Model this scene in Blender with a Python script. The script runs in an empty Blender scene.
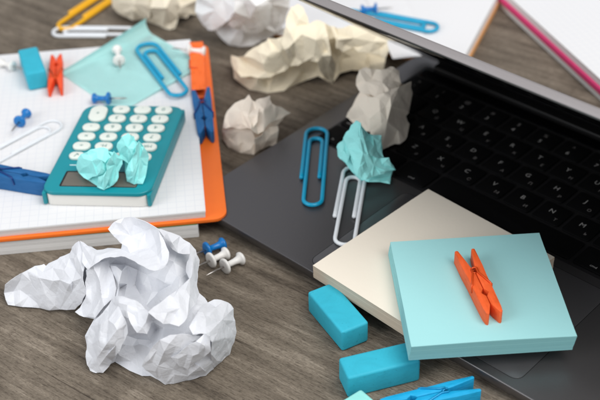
import bpy, bmesh, math, random, heapq
from mathutils import Vector, Matrix, noise, geometry
rnd = random.Random(7)
S = 0.001                      # everything below is written in millimetres
sc = bpy.context.scene
COL = sc.collection

# ------------------------------------------------------------------ camera
F_PX, PITCH, ROLL, CAM_H = 1166.93, 0.64901, -0.034365, 404.14
cF = Vector((0, math.cos(PITCH), -math.sin(PITCH)))
cR0 = Vector((1, 0, 0)); cU0 = cR0.cross(cF)
cR = math.cos(ROLL) * cR0 + math.sin(ROLL) * cU0
cU = -math.sin(ROLL) * cR0 + math.cos(ROLL) * cU0
CAM = Vector((0, 0, CAM_H))

def at(px, py, z=0.0):
    """the point (mm) at height z that the photograph shows at this pixel of its 600 x 400"""
    d = cF + ((px - 300) / F_PX) * cR - ((py - 200) / F_PX) * cU
    return CAM + d * ((z - CAM_H) / d.z)

cam_d = bpy.data.cameras.new("camera"); cam = bpy.data.objects.new("camera", cam_d); COL.objects.link(cam)
cam.matrix_world = Matrix(((cR.x, cU.x, -cF.x, 0), (cR.y, cU.y, -cF.y, 0), (cR.z, cU.z, -cF.z, CAM_H * S), (0, 0, 0, 1)))
cam_d.sensor_width = 36; cam_d.lens = 36 * F_PX / 600
cam_d.clip_start = 0.01; cam_d.clip_end = 20
cam_d.dof.use_dof = True
cam_d.dof.focus_distance = (Vector((30, 428, 20)) - CAM).dot(cF) * S
cam_d.dof.aperture_fstop = 9.5
cam_d.dof.aperture_blades = 7
sc.camera = cam

# --------------------------------------------------------------- materials
def lin(c):
    return tuple((x / 255 / 12.92 if x / 255 <= .04045 else ((x / 255 + .055) / 1.055) ** 2.4) for x in c)

class NT:
    """small helper to wire node trees"""
    def __init__(s, name):
        s.m = bpy.data.materials.new(name); s.m.use_nodes = True
        s.t = s.m.node_tree; s.b = s.t.nodes['Principled BSDF']
    def n(s, typ, **kw):
        o = s.t.nodes.new(typ)
        for k, v in kw.items(): setattr(o, k, v)
        return o
    def l(s, a, b): s.t.links.new(a, b)
    def val(s, sock, v): s.b.inputs[sock].default_value = v
    def math(s, op, a, b=None, clamp=False):
        o = s.n('ShaderNodeMath', operation=op, use_clamp=clamp)
        for i, x in enumerate((a, b)):
            if x is None: continue
            if isinstance(x, (int, float)): o.inputs[i].default_value = x
            else: s.l(x, o.inputs[i])
        return o.outputs[0]
    def coord(s, scale=(1, 1, 1), rot=(0, 0, 0), kind='Object'):
        tc = s.n('ShaderNodeTexCoord'); mp = s.n('ShaderNodeMapping')
        mp.inputs['Scale'].default_value = scale; mp.inputs['Rotation'].default_value = rot
        s.l(tc.outputs[kind], mp.inputs['Vector']); return mp.outputs[0]
    def noise(s, vec, scale, detail=4, rough=.55, dist=0.0):
        o = s.n('ShaderNodeTexNoise'); o.inputs['Scale'].default_value = scale
        o.inputs['Detail'].default_value = detail; o.inputs['Roughness'].default_value = rough
        o.inputs['Distortion'].default_value = dist
        s.l(vec, o.inputs['Vector']); return o.outputs['Fac']
    def ramp(s, fac, stops):
        o = s.n('ShaderNodeValToRGB'); e = o.color_ramp.elements
        while len(e) < len(stops): e.new(0.5)
        for k, (p, c) in enumerate(stops): e[k].position = p; e[k].color = (*c, 1)
        s.l(fac, o.inputs[0]); return o.outputs[0]
    def mix(s, fac, a, b, mode='MIX'):
        o = s.n('ShaderNodeMix', data_type='RGBA', blend_type=mode)
        for sock, x in ((o.inputs[0], fac), (o.inputs[6], a), (o.inputs[7], b)):
            if isinstance(x, (int, float)): sock.default_value = x
            elif isinstance(x, tuple): sock.default_value = (*x, 1) if len(x) == 3 else x
            else: s.l(x, sock)
        return o.outputs[2]
    def bump(s, h, strength, dist):
        o = s.n('ShaderNodeBump'); o.inputs['Strength'].default_value = strength
        o.inputs['Distance'].default_value = dist
        s.l(h, o.inputs['Height']); s.l(o.outputs[0], s.b.inputs['Normal'])

def plastic(name, rgb, rough=.4, vary=.08, bump=.0, metal=0.0, spec=.5, nscale=120):
    t = NT(name); c = lin(rgb); v = t.coord()
    f = t.noise(v, nscale, 4)
    t.l(t.mix(f, tuple(x * (1 - vary) for x in c), tuple(min(1, x * (1 + vary)) for x in c)), t.b.inputs['Base Color'])
    t.val('Roughness', rough); t.val('Metallic', metal); t.val('Specular IOR Level', spec)
    if bump: t.bump(t.noise(v, 900, 3), bump, .0004)
    return t.m

def painted(name, rgb):
    t = NT(name); c = lin(rgb); v = t.coord(scale=(1, .12, 1))
    g = t.noise(v, 900, 4, .6); big = t.noise(t.coord(), 140, 3)
    f = t.math('ADD', t.math('MULTIPLY', g, .6), t.math('MULTIPLY', big, .5))
    col = t.ramp(f, [(.32, tuple(x*.72 for x in c)), (.5, c), (.75, tuple(min(1, x*1.12 + .015) for x in c))])
    t.l(col, t.b.inputs['Base Color']); t.val('Roughness', .58); t.val('Specular IOR Level', .35)
    t.bump(g, .5, .0005)
    return t.m

def rubber(name, rgb):
    t = NT(name); c = lin(rgb); v = t.coord()
    smear = t.ramp(t.noise(v, 55, 5, .65, 1.0), [(.36, tuple(x*.93 for x in c)), (.52, c), (.8, tuple(min(1, x*1.02 + .005) for x in c))])
    specks = t.ramp(t.noise(v, 620, 2, .5), [(.26, (.62, .62, .62)), (.31, (1, 1, 1))])
    t.l(t.mix(.6, smear, specks, 'MULTIPLY'), t.b.inputs['Base Color'])
    t.val('Roughness', .6); t.val('Specular IOR Level', .3)
    t.bump(t.noise(v, 380, 4, .6), .3, .0005)
    return t.m

def paper(name, rgb, vary=.03, wrinkle=0.0, grain=.35):
    t = NT(name); c = lin(rgb); v = t.coord()
    f = t.noise(v, 60, 5, .6)
    t.l(t.mix(f, tuple(x * (1 - vary) for x in c), tuple(min(1, x * (1 + vary)) for x in c)), t.b.inputs['Base Color'])
    t.val('Roughness', .85); t.val('Specular IOR Level', .2)
    h = t.math('ADD', t.noise(v, 180, 5, .6), t.math('MULTIPLY', t.noise(v, 2500, 2), .25))
    if wrinkle:                                # fine creases pressed into the sheet
        for sc_, k in ((70, 1.0), (150, .6)):
            r = t.math('ABSOLUTE', t.math('SUBTRACT', t.noise(v, sc_, 2, .5, .4), .5))
            h = t.math('ADD', h, t.math('MULTIPLY', t.math('MINIMUM', r, .06), wrinkle*k*14))
    t.bump(h, grain, .0008)
    return t.m

def page_edges(name, rgb, dark, pitch=.00045):
    """edge of a stack of sheets: fine horizontal lines"""
    t = NT(name); v = t.coord(); sp = t.n('ShaderNodeSeparateXYZ'); t.l(v, sp.inputs[0])
    w = t.noise(v, 30, 3); z = t.math('ADD', t.math('DIVIDE', sp.outputs[2], pitch), t.math('MULTIPLY', w, 1.4))
    one = t.n('ShaderNodeTexNoise', noise_dimensions='1D'); one.inputs['Scale'].default_value = 1.0
    one.inputs['Detail'].default_value = 3; t.l(z, one.inputs['W'])
    t.l(t.ramp(one.outputs['Fac'], [(.3, lin(dark)), (.62, lin(rgb))]), t.b.inputs['Base Color'])
    t.val('Roughness', .9); t.val('Specular IOR Level', .15)
    t.bump(one.outputs['Fac'], .5, .0003)
    return t.m

def ruled(name, rgb, line_rgb, pitch=.005, width=.04, strength=.5, cross=True):
    """squared page: printed lines in the object's own x and y"""
    t = NT(name); v = t.coord(); sp = t.n('ShaderNodeSeparateXYZ'); t.l(v, sp.inputs[0])
    ln = None
    for k in ((0, 1) if cross else (1,)):
        f = t.math('FRACT', t.math('ADD', t.math('DIVIDE', sp.outputs[k], pitch), 200.5))
        d = t.math('LESS_THAN', t.math('ABSOLUTE', t.math('SUBTRACT', f, .5)), width)
        ln = d if ln is None else t.math('MAXIMUM', ln, d)
    f = t.noise(v, 25, 4)
    base = t.mix(f, tuple(x * .97 for x in lin(rgb)), lin(rgb))
    t.l(t.mix(t.math('MULTIPLY', ln, strength), base, lin(line_rgb)), t.b.inputs['Base Color'])
    t.val('Roughness', .8); t.val('Specular IOR Level', .25)
    t.bump(t.noise(v, 400, 3), .15, .0003)
    return t.m

def wood():
    t = NT('weathered_wood')
    ang = math.radians(36.5)
    v = t.coord(rot=(0, 0, ang))
    warp = t.noise(v, 9, 3)
    def stretched(sx, sy, scale, detail, rough, dist=0.3):
        mp = t.n('ShaderNodeMapping'); mp.inputs['Scale'].default_value = (sx, sy, 1)
        t.l(v, mp.inputs['Vector']); return t.noise(mp.outputs[0], scale, detail, rough, dist)
    g1 = stretched(1.6, 26, 6, 6, .62, .9)    # broad grain bands
    g2 = stretched(7, 150, 6, 5, .7, .5)      # fine fibres
    g3 = stretched(45, 330, 5, 4, .65, .2)    # pores
    blot = t.noise(v, 16, 5, .62, .8)         # weathered blotches
    sp = t.noise(v, 700, 4, .75)
    f = t.math('ADD', t.math('MULTIPLY', g1, .54), t.math('MULTIPLY', g2, .2))
    f = t.math('ADD', f, t.math('MULTIPLY', blot, .5))
    f = t.math('ADD', f, t.math('MULTIPLY', sp, .22))
    c = t.ramp(f, [(.53, lin((60, 52, 44))), (.65, lin((104, 94, 82))), (.77, lin((130, 119, 105))), (.93, lin((176, 164, 148)))])
    pores = t.ramp(g3, [(.36, (.30, .27, .25)), (.48, (1, 1, 1))])
    c = t.mix(.7, c, pores, 'MULTIPLY')
    crack = t.ramp(stretched(1.1, 70, 5, 3, .5, 1.2), [(.27, (.25, .22, .2)), (.33, (1, 1, 1))])
    c = t.mix(.8, c, crack, 'MULTIPLY')
    t.l(c, t.b.inputs['Base Color'])
    t.val('Roughness', .72); t.val('Specular IOR Level', .3)
    h = t.math('ADD', t.math('MULTIPLY', g2, .6), t.math('ADD', t.math('MULTIPLY', g3, .6), t.math('MULTIPLY', g1, .5)))
    t.bump(h, .8, .002)
    return t.m

def brushed(name, rgb, rough, metal, spec=.5):
    t = NT(name); v = t.coord(); f = t.noise(v, 3500, 2)
    big = t.noise(v, 14, 4)
    c = lin(rgb)
    t.l(t.mix(f, tuple(x * .9 for x in c), tuple(x * 1.1 for x in c)), t.b.inputs['Base Color'])
    r = t.math('ADD', t.math('MULTIPLY', big, .26), rough - .13)
    t.l(r, t.b.inputs['Roughness'])
    t.val('Metallic', metal); t.val('Specular IOR Level', spec)
    t.bump(f, .06, .0001)
    return t.m

M = {}
M['wood'] = wood()
M['white_paper'] = paper('white_paper', (226, 226, 227))
M['crumpled_white'] = paper('crumpled_white_paper', (220, 222, 227), wrinkle=.45)
M['lifted_white'] = paper('lifted_white_paper', (246, 246, 246), wrinkle=.45)  # white paper copy, colour lightened to offset the lid's shadow on the back ball
M['cream_paper'] = paper('cream_paper', (240, 229, 204), wrinkle=.45)
M['ivory_paper'] = paper('ivory_paper', (236, 226, 205), wrinkle=.45)
M['beige_paper'] = paper('beige_paper', (248, 234, 217), wrinkle=.45)
M['taupe_paper'] = paper('taupe_paper', (244, 233, 217), wrinkle=.45)
M['mint_paper'] = paper('mint_paper', (160, 240, 238), .05, wrinkle=.35)
M['mint_sheet'] = paper('mint_sheet', (212, 250, 248), .04)
M['page'] = ruled('squared_page', (226, 226, 227), (150, 165, 190), strength=.16)
M['back_page'] = ruled('blank_page', (226, 226, 227), (200, 205, 215), strength=.06)
M['page_edge'] = page_edges('page_edges', (236, 235, 233), (196, 194, 191))
M['pad_beige_top'] = paper('beige_pad_paper', (230, 221, 206), .01, grain=.12)
M['pad_beige_edge'] = page_edges('beige_pad_edges', (226, 210, 190), (176, 156, 132), .0003)
M['pad_cyan_top'] = paper('cyan_pad_paper', (160, 214, 216), .01, grain=.12)
M['pad_cyan_edge'] = page_edges('cyan_pad_edges', (160, 218, 220), (116, 182, 188), .00035)
M['orange_card'] = plastic('orange_card', (246, 116, 34), .5, .05)
M['green_card'] = plastic('green_card', (110, 165, 75), .6)
M['pink_card'] = plastic('pink_card', (224, 62, 122), .5)
M['tan_card'] = plastic('tan_card', (205, 150, 95), .6)
M['cyan_rubber'] = rubber('cyan_rubber', (52, 176, 200))
M['mint_rubber'] = rubber('mint_rubber', (150, 222, 216))
M['orange_paint'] = painted('orange_painted_wood', (234, 96, 42))
M['red_orange_paint'] = painted('red_orange_painted_wood', (236, 80, 36))
M['flat_orange_paint'] = painted('light_orange_painted_wood', (244, 108, 40))
M['blue_paint'] = painted('blue_painted_wood', (22, 92, 148))
M['cyan_paint'] = painted('cyan_painted_wood', (14, 160, 210))
M['spring_orange'] = plastic('orange_spring', (214, 82, 30), .35, metal=.3)
M['spring_blue'] = plastic('blue_spring', (10, 55, 120), .35, metal=.3)
M['spring_cyan'] = plastic('cyan_spring', (12, 140, 190), .35, metal=.3)
M['blue_clip'] = plastic('blue_vinyl', (8, 156, 196), .3)
M['white_clip'] = plastic('white_vinyl', (226, 230, 234), .35)
M['yellow_clip'] = plastic('yellow_vinyl', (240, 178, 12), .35)
M['blue_pin'] = plastic('blue_pin_plastic', (12, 114, 186), .3)
M['white_pin'] = plastic('white_pin_plastic', (232, 230, 226), .35)
M['steel'] = plastic('pin_steel', (190, 185, 180), .3, metal=1.0)
M['teal'] = plastic('teal_plastic', (4, 136, 148), .38, .04)
M['calc_white'] = plastic('white_plastic', (226, 224, 218), .45, .03)
M['calc_key'] = plastic('ivory_key', (222, 228, 220), .45, .03)
M['calc_ink'] = plastic('teal_ink', (20, 110, 105), .6)
M['calc_screen'] = plastic('lcd_grey', (104, 98, 90), .22, .05)
M['alu'] = brushed('space_grey_aluminium', (104, 102, 103), .36, .8)
M['alu_edge'] = brushed('lid_aluminium', (148, 143, 143), .55, .4)
M['track'] = brushed('trackpad_glass', (98, 97, 99), .3, .6)
M['gap'] = plastic('groove_black', (14, 14, 15), .6)
M['well'] = brushed('key_well', (38, 37, 38), .5, .4)
M['key'] = plastic('black_key', (8, 8, 9), .75, .1, .1, spec=.12)
M['legend'] = plastic('key_print', (168, 166, 163), .6)
M['legend_dim'] = plastic('dim_key_print', (124, 120, 118), .6)
M['glass'] = plastic('screen_glass', (6, 6, 7), .12, .05)
M['bezel'] = plastic('black_gasket', (10, 10, 11), .5)
M['white_ink'] = plastic('white_print', (210, 230, 230), .5)

# ------------------------------------------------------------ mesh helpers
def new_bm(): return bmesh.new()

def finish(name, bm, mats, parent=None, sharp=35, smooth=True, tri=False, loc=None):
    """one mesh object from a bmesh written in mm"""
    bmesh.ops.recalc_face_normals(bm, faces=bm.faces)
    bmesh.ops.scale(bm, vec=(S, S, S), verts=bm.verts)
    me = bpy.data.meshes.new(name); bm.to_mesh(me); bm.free()
    for m in (mats if isinstance(mats, (list, tuple)) else [mats]): me.materials.append(m)
    if smooth:
        me.polygons.foreach_set('use_smooth', [True] * len(me.polygons))
        me.set_sharp_from_angle(angle=math.radians(sharp))
    o = bpy.data.objects.new(name, me); COL.objects.link(o)
    if parent is not None: o.parent = parent
    if loc is not None: o.location = Vector(loc) * S
    return o

def tag(o, label, cat, group=None, kind=None):
    if label: o['label'] = label
    if cat: o['category'] = cat
    if group: o['group'] = group
    if kind: o['kind'] = kind
    return o

def thing(name, label, cat, loc, rz=0.0, group=None):
    o = bpy.data.objects.new(name, None); COL.objects.link(o)
    o.empty_display_size = .01
    o.location = Vector(loc) * S; o.rotation_euler = (0, 0, rz)
    return tag(o, label, cat, group)

def copy_tree(o, parent=None):
    c = o.copy(); COL.objects.link(c)
    if parent is not None: c.parent = parent
    for ch in [x for x in bpy.data.objects if x.parent == o]: copy_tree(ch, c)
    return c

def rrect(w, h, r, n=6):
    """rounded rectangle outline centred on the origin"""
    out = []
    for cx, cy, a0 in ((w/2-r, h/2-r, 0), (-w/2+r, h/2-r, 90), (-w/2+r, -h/2+r, 180), (w/2-r, -h/2+r, 270)):
        for k in range(n + 1):
            a = math.radians(a0 + 90 * k / n); out.append((cx + r*math.cos(a), cy + r*math.sin(a)))
    return out

def add_rings(bm, rings, mat=0, mats=None, cap=True):
    """loft closed rings of 3-D points (same count) with end caps"""
    vr = [[bm.verts.new(p) for p in r] for r in rings]
    n = len(vr[0])
    for k in range(len(vr) - 1):
        for i in range(n):
            f = bm.faces.new((vr[k][i], vr[k][(i+1) % n], vr[k+1][(i+1) % n], vr[k+1][i]))
            f.material_index = mats[k] if mats else mat
    if cap:
        f = bm.faces.new(list(reversed(vr[0]))); f.material_index = mats[0] if mats else mat
        f = bm.faces.new(vr[-1]); f.material_index = mats[-1] if mats else mat

def inset(outline, d):
    """shrink a convex-ish closed outline by d"""
    n = len(outline); out = []
    ar = sum(outline[i][0]*outline[(i+1) % n][1]-outline[(i+1) % n][0]*outline[i][1] for i in range(n))
    sg = 1 if ar > 0 else -1
    for i in range(n):
        a, b, c = (Vector(outline[(i+k) % n]) for k in (-1, 0, 1))
        e1 = (b - a); e2 = (c - b)
        e1 = e1.normalized() if e1.length > 1e-9 else Vector((0, 0)); e2 = e2.normalized() if e2.length > 1e-9 else Vector((0, 0))
        m = Vector((-(e1.y + e2.y), e1.x + e2.x)); m = m.normalized() if m.length > 1e-6 else m
        out.append(tuple(b + sg * d * m))
    return out

def add_prism(bm, outline, z0, z1, bev=0.3, mat_side=0, mat_top=0, steps=2):
    rings = []; mats = []
    def ring(o, z): rings.append([(x, y, z) for x, y in o])
    for k in range(steps + 1):
        a = math.pi/2*k/steps; ring(inset(outline, bev*(1-math.sin(a))) if bev else outline, z0 + bev*(1-math.cos(a)))
    for k in range(steps + 1):
        a = math.pi/2*k/steps; ring(inset(outline, bev*(1-math.cos(a))) if bev else outline, z1 - bev*(1-math.sin(a)))
    mats = [mat_side] * (len(rings) - 2) + [mat_top]
    add_rings(bm, rings, mats=mats)

def add_bevel_box(bm, sx, sy, z0, z1, bev, seg=3):
    r = bmesh.ops.create_cube(bm, size=1)
    for v in r['verts']:
        v.co = Vector((v.co.x * sx, v.co.y * sy, z0 + (v.co.z + .5) * (z1 - z0)))
    es = {e for v in r['verts'] for e in v.link_edges}
    bmesh.ops.bevel(bm, geom=list(es), offset=bev, segments=seg, profile=.5, affect='EDGES')

def add_tube(bm, pts, r, seg=10, mat=0):
    pts = [Vector(p) for p in pts]; n = len(pts)
    t0 = (pts[1] - pts[0]).normalized()
    up = Vector((0, 0, 1)) if abs(t0.z) < .9 else Vector((1, 0, 0))
    nrm = (up - t0 * up.dot(t0)).normalized(); rings = []
    for i in range(n):
        t = (pts[min(i+1, n-1)] - pts[max(i-1, 0)]).normalized()
        nrm = (nrm - t * nrm.dot(t)).normalized(); b = t.cross(nrm)
        rr = r[i] if isinstance(r, list) else r
        rings.append([pts[i] + rr*(math.cos(2*math.pi*k/seg)*nrm + math.sin(2*math.pi*k/seg)*b) for k in range(seg)])
    e = .35 * (r[0] if isinstance(r, list) else r)
    def shrink(ring, c, d): return [c + d + (p - c) * .6 for p in ring]
    t1 = (pts[-1] - pts[-2]).normalized()
    rings = [shrink(rings[0], pts[0], -t0 * e)] + rings + [shrink(rings[-1], pts[-1], t1 * e)]
    add_rings(bm, rings, mat)

def add_lathe(bm, prof, axis_pt, axis_dir, seg=28, mat=0):
    """prof: (distance along axis, radius)"""
    d = Vector(axis_dir).normalized(); a = Vector((0, 0, 1)).cross(d)
    a = a.normalized() if a.length > 1e-4 else Vector((1, 0, 0)); b = d.cross(a); o = Vector(axis_pt)
    add_rings(bm, [[o + d*s + r*(math.cos(2*math.pi*k/seg)*a + math.sin(2*math.pi*k/seg)*b) for k in range(seg)] for s, r in prof], mat)

_txt = {}
def text_bm(s, size):
    """flat letters as a bmesh (mm), centred"""
    key = (s, size)
    if key not in _txt:
        cu = bpy.data.curves.new('t', 'FONT'); cu.body = s; cu.size = size; cu.align_x = 'CENTER'; cu.align_y = 'CENTER'
        cu.resolution_u = 2
        o = bpy.data.objects.new('t', cu); COL.objects.link(o)
        dg = bpy.context.evaluated_depsgraph_get(); me = bpy.data.meshes.new_from_object(o.evaluated_get(dg))
        bpy.data.objects.remove(o); bpy.data.curves.remove(cu); _txt[key] = me
    bm = bmesh.new(); bm.from_mesh(_txt[key]); return bm

def join_text(bm, s, size, x, y, z, rot=0.0, squash=1.0):
    t = text_bm(s, size); me = bpy.data.meshes.new('tmp')
    for v in t.verts:
        px, py = v.co.x * squash, v.co.y
        v.co = Vector((x + px*math.cos(rot) - py*math.sin(rot), y + px*math.sin(rot) + py*math.cos(rot), z))
    t.to_mesh(me); t.free(); bm.from_mesh(me); bpy.data.meshes.remove(me)

# ------------------------------------------------------------------- table
bm = new_bm(); add_bevel_box(bm, 1700, 1500, -30, 0, 3, 2)
tab = finish('table_surface', bm, M['wood'], loc=(0, 700, 0)); tab['kind'] = 'structure'

# ------------------------------------------------------------------ laptop
LX, LY, LA = 58.156, 574.532, -0.768769
lap = thing('laptop', 'dark grey laptop with half folded lid and black keyboard printed with two alphabets', 'laptop', (LX, LY, 0), LA)
U0, U1, V0, V1 = -52.0, 252.0, -121.6, 90.0
uc, vc = (U0 + U1) / 2, (V0 + V1) / 2
TOP = 10.8
bm = new_bm()
def base_ring(d, z, r=11): return [(uc + x, vc + y, z) for x, y in rrect(U1 - U0 - 2*d, V1 - V0 - 2*d, r - d if r - d > 1 else 1, 8)]
add_rings(bm, [base_ring(9, 1.2), base_ring(4, 2.2), base_ring(1.2, 4.6), base_ring(.2, 7.5), base_ring(0, 10.1), base_ring(.12, 10.5), base_ring(.35, 10.75), base_ring(.6, TOP)])
finish('base', bm, M['alu'], lap, sharp=50)
for sx in (U0 + 22, U1 - 22):
    for sy in (V0 + 22, V1 - 22):
        bm = new_bm(); add_lathe(bm, [(0, 5), (.2, 5.6), (1.5, 5.8)], (sx, sy, 0), (0, 0, 1), 20)
        finish('rubber_foot', bm, M['gap'], lap)
# key well
KL = -37.2                                     # left edge of the key field
bm = new_bm(); add_prism(bm, [(KL + 137.75 + x, 24.5 + y) for x, y in rrect(277, 110, 3)], TOP - 1, TOP + .06, 0)
finish('key_well', bm, M['well'], lap)
bm = new_bm()
for cx in (KL + 137.75,):
    add_prism(bm, [(cx + x, 84.6 + y) for x, y in rrect(268, 11.4, 3)], TOP - 1, TOP + 2.2, 1.0)
finish('hinge_cover', bm, M['bezel'], lap)
key_mesh = {}
def key_obj(cu, cv, w, h):
    k = (round(w, 2), round(h, 2))
    if k not in key_mesh:
        b = new_bm(); add_prism(b, rrect(w, h, 1.6, 4), 0, 1.1, .35)
        o = finish('key', b, M['key'], lap, sharp=50); key_mesh[k] = o.data
    else:
        o = bpy.data.objects.new('key', key_mesh[k]); COL.objects.link(o); o.parent = lap
    o.location = Vector((cu, cv, TOP + .1)) * S
    return o
def legend(key, items, big=3.9):
    b = new_bm()
    b2 = new_bm()
    for q, (s, dx, dy, sz) in enumerate(items): join_text(b2 if q else b, s, sz, dx, dy, 1.125)
    finish('legend', b, M['legend'], key, smooth=False)
    if len(items) > 1: finish('legend', b2, M['legend_dim'], key, smooth=False)
    else: b2.free()
P = 19.0; G = 2.3
rows = [
    (37.0, KL, [(1.5, 'tab')] + [(1, a) for a in zip('QWERTYUIOP', 'ЙЦУКЕНГШЩЗ')] + [(1, ('[', 'Х')), (1, (']', 'Ъ')), (1, ('\\', 'Ё'))]),
    (18.0, KL, [(1.75, 'caps')] + [(1, a) for a in zip('ASDFGHJKL', 'ФЫВАПРОЛД')] + [(1, (';', 'Ж')), (1, ("'", 'Э')), (1.75, 'return')]),
    (-1.0, KL, [(2.25, 'shift')] + [(1, a) for a in zip('ZXCVBNM', 'ЯЧСМИТЬ')] + [(1, (',', 'Б')), (1, ('.', 'Ю')), (1, ('/', '.')), (2.25, 'shift')]),
    (56.0, KL, [(1, ('`', '>'))] + [(1, a) for a in zip('1234567890', '!@#$%^&*()')] + [(1, ('-', '_')), (1, ('=', '+')), (1.5, 'delete')]),
    (-20.0, KL, [(1, 'fn'), (1, 'ctrl'), (1, 'alt'), (1.25, 'cmd'), (5, ''), (1.25, 'cmd'), (1, 'alt'), (1, '◂'), (1, '▾'), (1, '▸')]),
]
for v, u, ks in rows:
    for w, t in ks:
        k = key_obj(u + w*P/2, v, w*P - G, P - G)
        if isinstance(t, tuple):
            if t[0].isalpha(): legend(k, [(t[0], -1.0, 1.6, 4.6), (t[1], 4.2, -4.1, 3.3)])
            else: legend(k, [(t[0], -1.0, -3.2, 4.4), (t[1], -1.0, 3.4, 4.2)])
        elif t:
            legend(k, [(t, (w*P/2 - 6) * (-1 if u < 100 else 1) * (0 if w <= 1.25 else 1), -5.0, 2.4)])
        u += w*P
bm = new_bm(); add_prism(bm, [(KL + 137.75 + x, 71.5 + y) for x, y in rrect(273, 8.6, 1.5)], 0, .9, .3)
finish('touch_strip', bm, M['glass'], lap, loc=(0, 0, TOP + .1))
# trackpad with its groove
TU0, TU1, TV0, TV1 = 36.6, 166.9, -116.2, -36.5
tpu, tpv = (TU0 + TU1) / 2, (TV0 + TV1) / 2
bm = new_bm(); add_prism(bm, [(tpu + x, tpv + y) for x, y in rrect(TU1 - TU0 + .7, TV1 - TV0 + .7, 5)], TOP - 1, TOP + .03, 0)
finish('trackpad_groove', bm, M['gap'], lap)
bm = new_bm(); add_prism(bm, [(tpu + x, tpv + y) for x, y in rrect(TU1 - TU0, TV1 - TV0, 4.6)], TOP - 1, TOP + .12, .08)
finish('trackpad', bm, M['track'], lap)
# lid: hinged at v = HV, folded forward over the keys
HV, HZ, LID_A, LID_L, LID_T = 86.0, 12.6, math.radians(36.95), 203.0, 4.6
lm = Matrix.Translation((0, HV, HZ)) @ Matrix.Rotation(-LID_A, 4, 'X')
def lidpart(name, bm, m, parent):
    bmesh.ops.transform(bm, matrix=lm, verts=bm.verts); return finish(name, bm, m, parent, sharp=40)
# lid frame: x = u, -y = from hinge to free edge, z = 0 at inner face .. outward +z
lo = [(uc + x, -LID_L/2 + y) for x, y in rrect(U1 - U0, LID_L, 11, 8)]
bm = new_bm(); rings = []
for d, z in ((.6, .0), (.1, .35), (0, .9), (0, 2.8), (.5, 3.7), (2.4, 4.35), (8, LID_T)):
    rings.append([(x, y, z) for x, y in inset(lo, d)])
add_rings(bm, rings); lid = lidpart('lid', bm, M['alu_edge'], lap)
bm = new_bm(); add_prism(bm, inset(lo, 1.1), -.25, .2, .1); lidpart('screen_bezel', bm, M['bezel'], lid)
bm = new_bm(); add_prism(bm, [(uc + x, -LID_L/2 - 2 + y) for x, y in rrect(288, 182, 1)], -.3, 0, .02); lidpart('screen', bm, M['glass'], lid)

# ----------------------------------------------------------------- erasers
def eraser(label, a, b, width, length, z0, h, m, flip=1, group='block erasers'):
    """a, b: end points (mm) of the near end edge; body runs back from them"""
    a = Vector(a); b = Vector(b); c = (a + b) / 2; d = (b - a).normalized()
    bm = new_bm(); add_bevel_box(bm, width, length, 0, h, 1.4, 4)
    for v in bm.verts:
        n = noise.noise(v.co * .12) * .25; v.co.x += n * .4; v.co.z += n if v.co.z > h * .5 else 0
    o = finish('eraser', bm, m, sharp=30)
    ctr = c + Vector((-d.y, d.x, 0)) * length / 2 * flip
    o.location = Vector((ctr.x, ctr.y, z0)) * S; o.rotation_euler = (0, 0, math.atan2(d.y, d.x))
    return tag(o, label, 'eraser', group)
p0 = at(342, 333, 13); p1 = at(369, 322, 13)
eraser('cyan block eraser standing apart next to the corner of the beige pad', p0, p1, (p1-p0).length, 34.5, 0, 13.2, M['cyan_rubber'])
# second one lies along its long side: near edge left->right
p0 = at(348, 378, 14); p1 = at(421, 360, 14)
eraser('cyan block eraser lying partly hidden under the overhanging light blue note pad', p0, p1, (p1-p0).length, 14.0, 0, 13.8, M['cyan_rubber'])
p0 = at(26, 74, 30); p1 = at(46, 70, 30)
eraser('cyan block eraser on the squared page beside the small orange clothespin', p0, p1, (p1-p0).length, 33.0, 17.3, 12.7, M['cyan_rubber'])
p0 = at(364, 391, 9); p1 = at(371.5, 397.5, 9)
d = (p1 - p0).normalized(); back = Vector((d.y, -d.x, 0))
eraser('pale mint eraser between the cyan eraser and the cyan clothespin', p0, p1, 9.5, 34, 0, 9.2, M['mint_rubber'], flip=-1)

# --------------------------------------------------------------- note pads
def pad(name, label, ctr, w, l, rz, z0, z1, top, edge, curl=0.0, fan=0.0):
    bm = new_bm(); n = 14; nz = 5; g = {}
    def pos(i, j, k):
        x = (i / n - .5) * w; y = (j / n - .5) * l; f = k / nz
        sh = fan * (f - .5) + noise.noise(Vector((f * 5, 1.3, w))) * .25
        zz = (z1 - z0) * f + curl * f * (max(0, .5 - j / n) * 2) ** 2 * (.4 + .6*math.sin(i / n * math.pi))
        return Vector((x + sh * .5 + noise.noise(Vector((y*.05, f*7, 2))) * .2, y - sh, zz))
    def v(i, j, k):
        if (i, j, k) not in g: g[i, j, k] = bm.verts.new(pos(i, j, k))
        return g[i, j, k]
    for i in range(n):
        for j in range(n):
            for k in (0, nz):
                f = bm.faces.new((v(i, j, k), v(i+1, j, k), v(i+1, j+1, k), v(i, j+1, k))); f.material_index = 0 if k else 1
    for i in range(n):
        for k in range(nz):
            for j in (0, n):
                bm.faces.new((v(i, j, k), v(i+1, j, k), v(i+1, j, k+1), v(i, j, k+1))).material_index = 1
                bm.faces.new((v(j, i, k), v(j, i+1, k), v(j, i+1, k+1), v(j, i, k+1))).material_index = 1
    o = finish(name, bm, [top, edge], sharp=40)
    o.location = Vector((ctr[0], ctr[1], z0)) * S; o.rotation_euler = (0, 0, rz)
    return tag(o, label, 'note pad')
c0 = at(313, 265, 19.5); ang = math.radians(-46.8); W = 84.0; WL = 89.5
ctr = c0 + Vector((math.cos(ang), math.sin(ang), 0)) * W/2 + Vector((-math.sin(ang), math.cos(ang), 0)) * WL/2
pad('note_pad', 'plain beige square note pad lying flat on the laptop trackpad', ctr, W, WL, ang, TOP + .15, 19.6, M['pad_beige_top'], M['pad_beige_edge'], 0, .5)
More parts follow.
